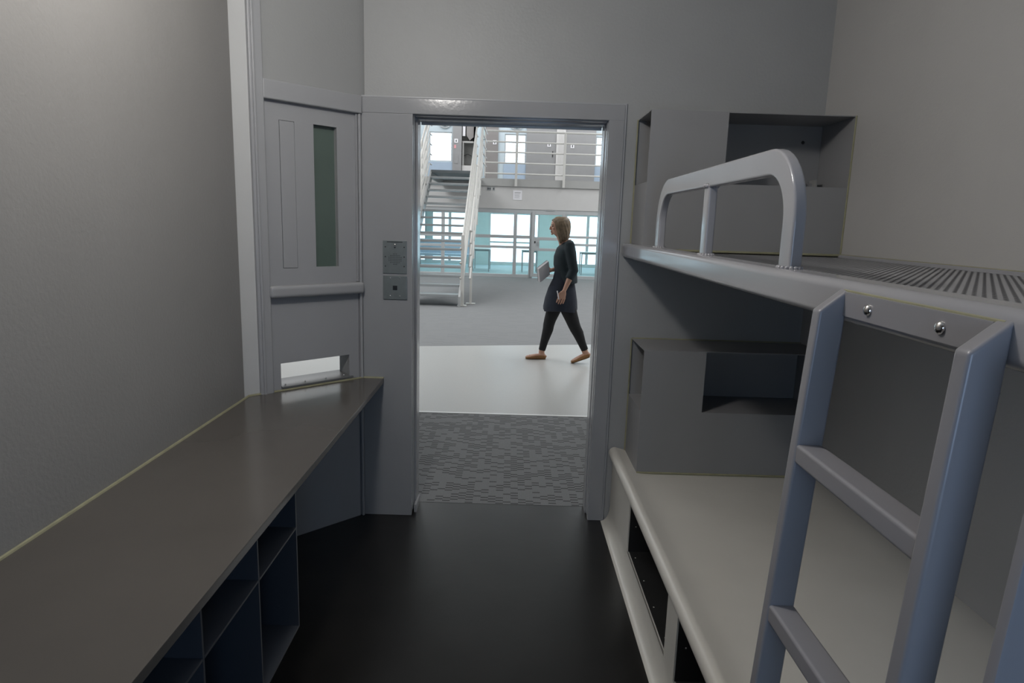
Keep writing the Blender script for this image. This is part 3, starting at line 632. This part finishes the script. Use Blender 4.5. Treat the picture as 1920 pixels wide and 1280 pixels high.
def railing(x, xo, label, landing=True):
    t = thing('stair_railing', label, 'railing', (x, 12.23, 0), 0, 'pale railings of the staircase')
    yb, yt = 12.23, ty(17)+0.05; off = 1.13
    zz = lambda y, h: stair_line(y)+h
    for y, h0, h1 in ((yb, 0.0, 1.31),):
        bm = BM(); box(bm, x-0.032, x+0.032, y-0.035, y+0.035, 0.0, 1.32, 0.006); nw = obj('newel', bm, 'stairrail', t, True)
        obj('foot_plate', box(BM(), x-0.085, x+0.085, y-0.07, y+0.07, 0.001, 0.014, 0.002), 'stairrail', nw)
        for z in (0.25, 0.52, 0.80, 1.07):
            bm = BM(); ball(bm, (x-0.034, y-0.034, z), 0.022, u=8, v=6); obj('bolt_cap', bm, 'lip', nw, True)
    for k, h in enumerate((1.08, 0.86, 0.64, 0.42, 0.20)):
        ya = yb+0.02
        bm = BM(); sweep(bm, [(xo, ya, zz(ya, h)), (xo, yt, zz(yt, h))] + ([(xo, YG-0.32, 2.79+h+0.12)] if landing else []), circ(0.024 if k == 0 else 0.017, 8), (1, 0, 0)); obj('rail', bm, 'stairrail', t, True)
    for k in range(5):
        d = 0.235*k; rr = 0.021 if k == 0 else 0.015
        bm = BM(); sweep(bm, [(x, yb, 1.29-d), (x, yt, zz(yt, 1.07)-d), (x, yt+0.4, zz(yt, 1.07)-d)], circ(rr, 8), (1, 0, 0)); obj('handrail' if k == 0 else 'rail', bm, 'stairrail', t, True)
    for y in (13.35, 14.45, 15.55, yt) + ((17.9,) if landing else ()):
        zb = zz(y, -0.15) if y <= yt else 2.79; ztp = zz(y, 1.10) if y <= yt else 2.79+1.2
        bm = BM(); box(bm, xo-0.015, xo+0.015, y-0.03, y+0.03, zb, ztp, 0.004); obj('post', bm, 'stairrail', t, True)
    bm = BM(); box(bm, xo-0.022, xo+0.022, 12.55, 12.60, 0, zz(12.57, 1.05), 0.004); p2 = obj('post', bm, 'stairrail', t, True)
    obj('foot_plate', box(BM(), xo-0.09, xo+0.09, 12.50, 12.65, 0.001, 0.014, 0.002), 'stairrail', p2)
railing(-0.886, -0.745, 'pale right hand railing of the staircase, beside the white wall band')
railing(-2.03, -2.10, 'pale left hand railing of the staircase, beside the door frame', False)

# ================================================================== WOMAN
def remeshed(bm, vox, smooth_it=4):
    me = bpy.data.meshes.new('tmp'); bm.to_mesh(me); bm.free(); o = bpy.data.objects.new('tmp', me); C.objects.link(o)
    r = o.modifiers.new('r', 'REMESH'); r.mode = 'VOXEL'; r.voxel_size = vox
    s = o.modifiers.new('s', 'SMOOTH'); s.factor = 0.5; s.iterations = smooth_it
    dgp = bpy.context.evaluated_depsgraph_get(); ev = o.evaluated_get(dgp)
    m2 = bpy.data.meshes.new_from_object(ev); b2 = bmesh.new(); b2.from_mesh(m2)
    bpy.data.objects.remove(o); bpy.data.meshes.remove(me); bpy.data.meshes.remove(m2); return b2
person = thing('person', 'woman in dark cardigan, tunic and leggings walking past the doorway', 'person', (0.6, 7.42, 0))
YL, YR_, YC = 7.335, 7.485, 7.41
hipL, kneeL, ankL = Vector((0.588, YL+0.01, 0.84)), Vector((0.750, YL-0.02, 0.440)), Vector((0.895, YL-0.03, 0.125))
hipR, kneeR, ankR = Vector((0.60, YR_-0.01, 0.84)), Vector((0.485, YR_, 0.47)), Vector((0.40, YR_, 0.085))
def legrings(h, k, a, e):
    mid = (h+k)/2; cf = k.lerp(a, 0.32)+Vector((0.006, 0, 0.0)); lo = k.lerp(a, 0.72)
    return [(h+Vector((0, 0, 0.06)), 0.105+e, 0.088+e), (h-Vector((0, 0, 0.06)), 0.100+e, 0.084+e), (mid, 0.088+e, 0.077+e), (h.lerp(k, 0.78), 0.073+e, 0.064+e), (k, 0.063+e, 0.056+e), (k.lerp(a, 0.16), 0.059+e, 0.053+e), (cf, 0.056+e, 0.050+e), (lo, 0.040+e, 0.036+e), (a, 0.034+e, 0.030+e)]
fx = Vector((-1, 0, 0))
body = BM()
loft(body, legrings(hipL, kneeL, ankL, 0)); loft(body, legrings(hipR, kneeR, ankR, 0))
torso = [((0.622, YC, 0.80), 0.115, 0.155), ((0.625, YC, 0.90), 0.115, 0.160), ((0.615, YC, 1.03), 0.088, 0.125), ((0.615, YC, 1.16), 0.100, 0.140), ((0.632, YC, 1.29), 0.095, 0.165), ((0.640, YC, 1.355), 0.062, 0.13), ((0.632, YC, 1.39), 0.05, 0.06)]
loft(body, torso)
loft(body, [((0.622, YC, 1.325), 0.072, 0.072), ((0.588, YC, 1.39), 0.055, 0.052), ((0.552, YC, 1.465), 0.052, 0.050)])
hc = Vector((0.560, YC, 1.545))
# head: stacked rings (front is -X)
loft(body, [((0.490, YC, 1.446), 0.026, 0.028), ((0.497, YC, 1.454), 0.047, 0.041), ((0.516, YC, 1.478), 0.070, 0.057), ((0.530, YC, 1.510), 0.083, 0.067), ((0.537, YC, 1.545), 0.089, 0.073), ((0.541, YC, 1.575), 0.090, 0.075), ((0.544, YC, 1.600), 0.080, 0.068), ((0.546, YC, 1.620), 0.055, 0.048), ((0.546, YC, 1.628), 0.02, 0.02)], n=20)
for x_, z_, r_ in ((0.455, 1.550, 0.008), (0.449, 1.537, 0.0095), (0.443, 1.524, 0.0105), (0.4395, 1.513, 0.0105), (0.4385, 1.508, 0.0095)):
    ball(body, (x_, YC, z_), r_, 1, 0.95, 1.15)                                                                     # nose
for s in (-1, 1): ball(body, (0.446, YC+s*0.009, 1.5035), 0.0085, 1.1, 0.8, 0.8)
ball(body, (0.459, YC, 1.4925), 0.010, 0.9, 1.5, 1); ball(body, (0.452, YC, 1.482), 0.008, 0.9, 2.0, 0.6); ball(body, (0.454, YC, 1.473), 0.008, 0.9, 1.9, 0.6)      # lips
ball(body, (0.465, YC, 1.456), 0.016, 0.9, 1.3, 0.8)                                                                # chin
ball(body, (0.458, YC, 1.560), 0.026, 0.4, 1.8, 0.35)                                                               # brow
for s in (-1, 1):
    ball(body, (0.545, YC+s*0.072, 1.525), 0.024, 0.7, 0.35, 1.2)                                                  # ears
    ball(body, (0.477, YC+s*0.040, 1.515), 0.020, 0.8, 0.9, 0.8)                                                    # cheeks
# arms
shL, elL, wrL = Vector((0.655, YC-0.165, 1.325)), Vector((0.700, YC-0.215, 1.065)), Vector((0.604, YC-0.252, 0.838))
shR, elR, wrR = Vector((0.645, YC+0.165, 1.325)), Vector((0.640, YC+0.20, 1.075)), Vector((0.470, YC+0.11, 1.040))
def armrings(s, e_, w, k=0):
    return [(s+Vector((0, 0, 0.005)), 0.030+k, 0.030+k), (s-Vector((0, 0, 0.02)), 0.046+k, 0.043+k), (s.lerp(e_, 0.5), 0.043+k, 0.041+k), (e_, 0.036+k, 0.036+k), (e_.lerp(w, 0.3), 0.037+k, 0.035+k), (e_.lerp(w, 0.75), 0.027+k, 0.025+k), (w, 0.024+k, 0.020+k)]
loft(body, armrings(shL, elL, wrL), (0, 1, 0)); loft(body, armrings(shR, elR, wrR), (0, 1, 0))
def hand(bm, w, d, side, palm_n, curl):
    """w wrist, d direction to fingers, side thumb direction, palm_n palm facing"""
    d = d.normalized(); side = side.normalized(); pn = palm_n.normalized()
    loft(bm, [(w-d*0.01, 0.022, 0.017), (w+d*0.03, 0.036, 0.016), (w+d*0.065, 0.040, 0.015), (w+d*0.085, 0.037, 0.012)], side, 12)
    for i, (l, o_) in enumerate(((0.068, 0.033), (0.077, 0.011), (0.072, -0.012), (0.058, -0.034))):
        b = w+d*0.080+side*o_; d1 = (d+pn*curl*0.5+side*o_*2.0).normalized(); d2 = (d+pn*curl*1.4-side*o_*0.5).normalized()
        m1 = b+d1*l*0.5; m2 = m1+d2*l*0.5
        loft(bm, [(b-d*0.015, 0.0092, 0.0092), (m1, 0.0088, 0.0088), (m1+d2*l*0.30, 0.0080, 0.0080), (m2, 0.0060, 0.0060)], side, 8)
    b = w+d*0.028+side*0.032; dt = (d*0.85+side*0.30+pn*0.35).normalized(); m1 = b+dt*0.030; d2 = (d*0.9+side*0.05+pn*0.5).normalized()
    loft(bm, [(b-dt*0.015, 0.012, 0.012), (m1, 0.0098, 0.0098), (m1+d2*0.022, 0.0085, 0.0085), (m1+d2*0.03, 0.005, 0.005)], side, 8)
hand(body, wrL, Vector((-0.30, -0.02, -1)), Vector((-1, 0, 0.3)), Vector((-0.1, 1, 0)), 0.22)
hand(body, wrR, Vector((-1, -0.05, 0.05)), Vector((0, 0.15, 1)), Vector((0.1, -1, 0)), 0.5)
# feet
def foot(bm, heel, toe, ank, e=0.0, zt=0.0, low=False):
    h, t_ = Vector(heel), Vector(toe); d = t_-h
    if not low:
        loft(bm, [(ank+Vector((0.006, 0, 0.02)), 0.034, 0.030), (ank, 0.034, 0.030), (h.lerp(t_, 0.20)+Vector((0, 0, 0.045)), 0.038, 0.031)])
    P = [(0.0, 0.018, 0.022, 0.020), (0.06, 0.027, 0.029, 0.026), (0.25, 0.030, 0.033, 0.030), (0.5, 0.028, 0.037, 0.027), (0.75, 0.022, 0.041, 0.021), (0.93, 0.017, 0.030, 0.016), (1.0, 0.013, 0.014, 0.010)]
    loft(bm, [(h+d*f+Vector((0, 0, z+zt)), w+e, hh+e) for f, z, w, hh in P], (0, 1, 0), 14)
fR = ((0.452, YR_, 0.008), (0.215, YR_-0.01, 0.008)); fL = ((0.945, YL-0.03, 0.085), (0.735, YL-0.035, 0.006))
foot(body, *fR, ankR); foot(body, *fL, ankL)
b2 = remeshed(body, 0.004, 2)
skin = obj('body', b2, 'skin', person, True)
for s in (-1, 1):
    bm = BM(); ball(bm, (0.4645, YC+s*0.036, 1.540), 0.0105, 0.75, 1.15, 0.6, 12, 8); obj('eye', bm, 'eye', skin, True)
    bm = BM(); loft(bm, [((0.4535, YC+s*0.016, 1.556), 0.004, 0.003), ((0.4540, YC+s*0.032, 1.562), 0.005, 0.004), ((0.4680, YC+s*0.050, 1.557), 0.004, 0.003)], (1, 0, 0), 8); obj('eyebrow', bm, 'hair', skin, True)
bm = BM(); ball(bm, (0.4475, YC, 1.4775), 0.006, 0.6, 2.4, 0.7, 12, 8); obj('mouth', bm, 'lips', skin, True)
# hair: bob with a side fringe, reaching the nape
bm = BM()
loft(bm, [((0.606, YC, 1.362), 0.020, 0.045), ((0.604, YC, 1.385), 0.044, 0.070), ((0.598, YC, 1.420), 0.062, 0.084), ((0.590, YC, 1.465), 0.080, 0.092), ((0.577, YC, 1.515), 0.098, 0.096), ((0.563, YC, 1.560), 0.107, 0.095), ((0.551, YC, 1.595), 0.104, 0.087), ((0.544, YC, 1.620), 0.090, 0.072), ((0.540, YC, 1.638), 0.064, 0.050), ((0.540, YC, 1.647), 0.036, 0.028), ((0.540, YC, 1.650), 0.010, 0.008)], n=24)
for s in (-1, 1):
    loft(bm, [((0.480, YC+s*0.022, 1.612), 0.030, 0.018), ((0.492, YC+s*0.056, 1.590), 0.034, 0.016), ((0.505, YC+s*0.076, 1.545), 0.030, 0.014), ((0.514, YC+s*0.080, 1.490), 0.030, 0.014), ((0.530, YC+s*0.076, 1.430), 0.032, 0.016), ((0.552, YC+s*0.068, 1.375), 0.024, 0.016), ((0.566, YC+s*0.060, 1.352), 0.010, 0.010)], (1, 0, 0), 12)
for v in bm.verts:      # keep the hair off the face
    lim = 0.474 + max(0, (1.595-v.co.z))*0.30
    if v.co.z < 1.60 and v.co.x < lim: v.co.x = lim
hb = remeshed(bm, 0.006, 4)
for v in hb.verts:      # soft locks
    a = math.atan2(v.co.y-YC, v.co.x-0.56); k = min(1, max(0, (1.63-v.co.z)/0.1)); r = 1+0.022*k*math.sin(17*a+9*v.co.z*6); v.co.x = 0.56+(v.co.x-0.56)*r; v.co.y = YC+(v.co.y-YC)*r
obj('hair', hb, 'hair', person, True)
# leggings
bm = BM()
lgL = legrings(hipL, kneeL, ankL+Vector((-0.008, 0, 0.03)), 0.007); lgR = legrings(hipR, kneeR, ankR+Vector((0.004, 0, 0.02)), 0.007)
loft(bm, lgL); loft(bm, lgR); loft(bm, [((0.622, YC, 0.74), 0.10, 0.13), ((0.622, YC, 0.82), 0.123, 0.160), ((0.622, YC, 0.95), 0.115, 0.155)])
obj('leggings', remeshed(bm, 0.008, 3), 'leg', person, True)
# tunic
bm = BM()
loft(bm, [((0.590, YC, 0.598), 0.192, 0.225), ((0.590, YC, 0.625), 0.194, 0.226), ((0.594, YC, 0.72), 0.184, 0.216), ((0.602, YC, 0.83), 0.160, 0.200), ((0.615, YC, 0.95), 0.122, 0.158), ((0.612, YC, 1.04), 0.104, 0.138), ((0.608, YC, 1.16), 0.112, 0.150), ((0.620, YC, 1.245), 0.110, 0.162), ((0.634, YC, 1.295), 0.092, 0.150)], n=28)
for v in bm.verts:
    k = max(0, (0.85-v.co.z)/0.25); a = math.atan2(v.co.y-YC, v.co.x-0.6); f = 1+0.035*k*math.sin(7*a+1); v.co.x = 0.6+(v.co.x-0.6)*f; v.co.y = YC+(v.co.y-YC)*f
    if v.co.z < 0.64: v.co.z += 0.012*math.sin(a*3+0.6)
obj('tunic', bm, 'navy', person, True)
# cardigan with three quarter sleeves and a loose hem
bm = BM()
loft(bm, [((0.665, YC, 0.905), 0.110, 0.190), ((0.660, YC, 0.95), 0.112, 0.190), ((0.640, YC, 1.05), 0.122, 0.178), ((0.625, YC, 1.13), 0.134, 0.175), ((0.622, YC, 1.20), 0.130, 0.180), ((0.634, YC, 1.275), 0.115, 0.185), ((0.658, YC, 1.350), 0.072, 0.145), ((0.668, YC, 1.388), 0.040, 0.075)], n=24)
eL = elL.lerp(wrL, 0.42); eR = elR.lerp(wrR, 0.42)
loft(bm, [(shL+Vector((0, 0.045, 0.032)), 0.048, 0.048), (shL+Vector((0, 0.008, 0.012)), 0.058, 0.056), (shL+Vector((0, 0.0, -0.03)), 0.061, 0.058), (shL.lerp(elL, 0.5), 0.058, 0.056), (elL+Vector((0.004, 0, 0)), 0.053, 0.054), (eL, 0.049, 0.050)], (0, 1, 0), 16)
loft(bm, [(shR+Vector((0, -0.045, 0.032)), 0.048, 0.048), (shR+Vector((0, -0.008, 0.012)), 0.058, 0.056), (shR+Vector((0, 0.0, -0.03)), 0.061, 0.058), (shR.lerp(elR, 0.5), 0.058, 0.056), (elR+Vector((0.004, 0, 0)), 0.053, 0.054), (eR, 0.047, 0.049)], (0, 1, 0), 16)
obj('cardigan', remeshed(bm, 0.009, 3), 'jacket', person, True)
for (h_, t_), nm in ((fR, 'shoe'), (fL, 'shoe')):
    bm = BM(); foot(bm, h_, t_, None, 0.005, -0.008, True)
    sh = obj('shoe', remeshed(bm, 0.006, 2), 'shoe', person, True)
    bm = BM(); h2, t2 = Vector(h_), Vector(t_); c = h2.lerp(t2, 0.80)+Vector((0, 0, 0.036)); ball(bm, c+Vector((0, 0.010, 0)), 0.008, 0.7, 1.3, 0.7, 8, 6); ball(bm, c-Vector((0, 0.010, 0)), 0.008, 0.7, 1.3, 0.7, 8, 6); obj('bow', bm, 'shoe', sh, True)
    bm = BM(); d = t2-h2; n_ = Vector((0, 1, 0))
    loft(bm, [(h2+d*f+Vector((0, 0, -0.004)), w, 0.005) for f, w in ((0.0, 0.02), (0.08, 0.032), (0.3, 0.034), (0.55, 0.037), (0.78, 0.043), (0.94, 0.031), (1.0, 0.014))], (0, 1, 0), 12); obj('sole', bm, 'sole', sh, True)
# what she holds
t = thing('paper_pad', 'thick pad of white paper held in front of the woman', 'papers', (0.385, YC+0.06, 1.03))
pa = Vector((0.112, 0.08, 0.085)).normalized(); pb = Vector((-0.025, -0.124, 0.15)); pb = (pb-pa*pb.dot(pa)).normalized(); pn_ = pb.cross(pa).normalized()
Rm = Matrix.Translation((0.383, YC+0.018, 1.030)) @ Matrix((pa, pn_, pb)).transposed().to_4x4()
def padpart(z0, z1, e, name, m):
    bm = BM(); box(bm, -0.082-e, 0.082+e, z0, z1, -0.105-e, 0.105+e, 0.0015); bm.transform(Rm); obj(name, bm, m, t)
padpart(-0.013, 0.013, 0, 'sheets', 'paper'); padpart(0.0132, 0.016, 0.003, 'back_cover', 'slab'); padpart(-0.0150, -0.0132, 0.001, 'cover_sheet', 'paper')
t = thing('pen', 'white pen sticking up from the woman\'s lowered hand', 'pen', (0.54, YC-0.26, 0.80))
a_, b_ = Vector((0.552, YC-0.258, 0.748)), Vector((0.528, YC-0.268, 0.842))
bm = BM(); tube(bm, a_, a_.lerp(b_, 0.8), 0.0055, 10); obj('barrel', bm, 'paper', t, True)
bm = BM(); tube(bm, a_.lerp(b_, 0.8), b_, 0.006, 10); obj('cap', bm, 'paper', t, True)
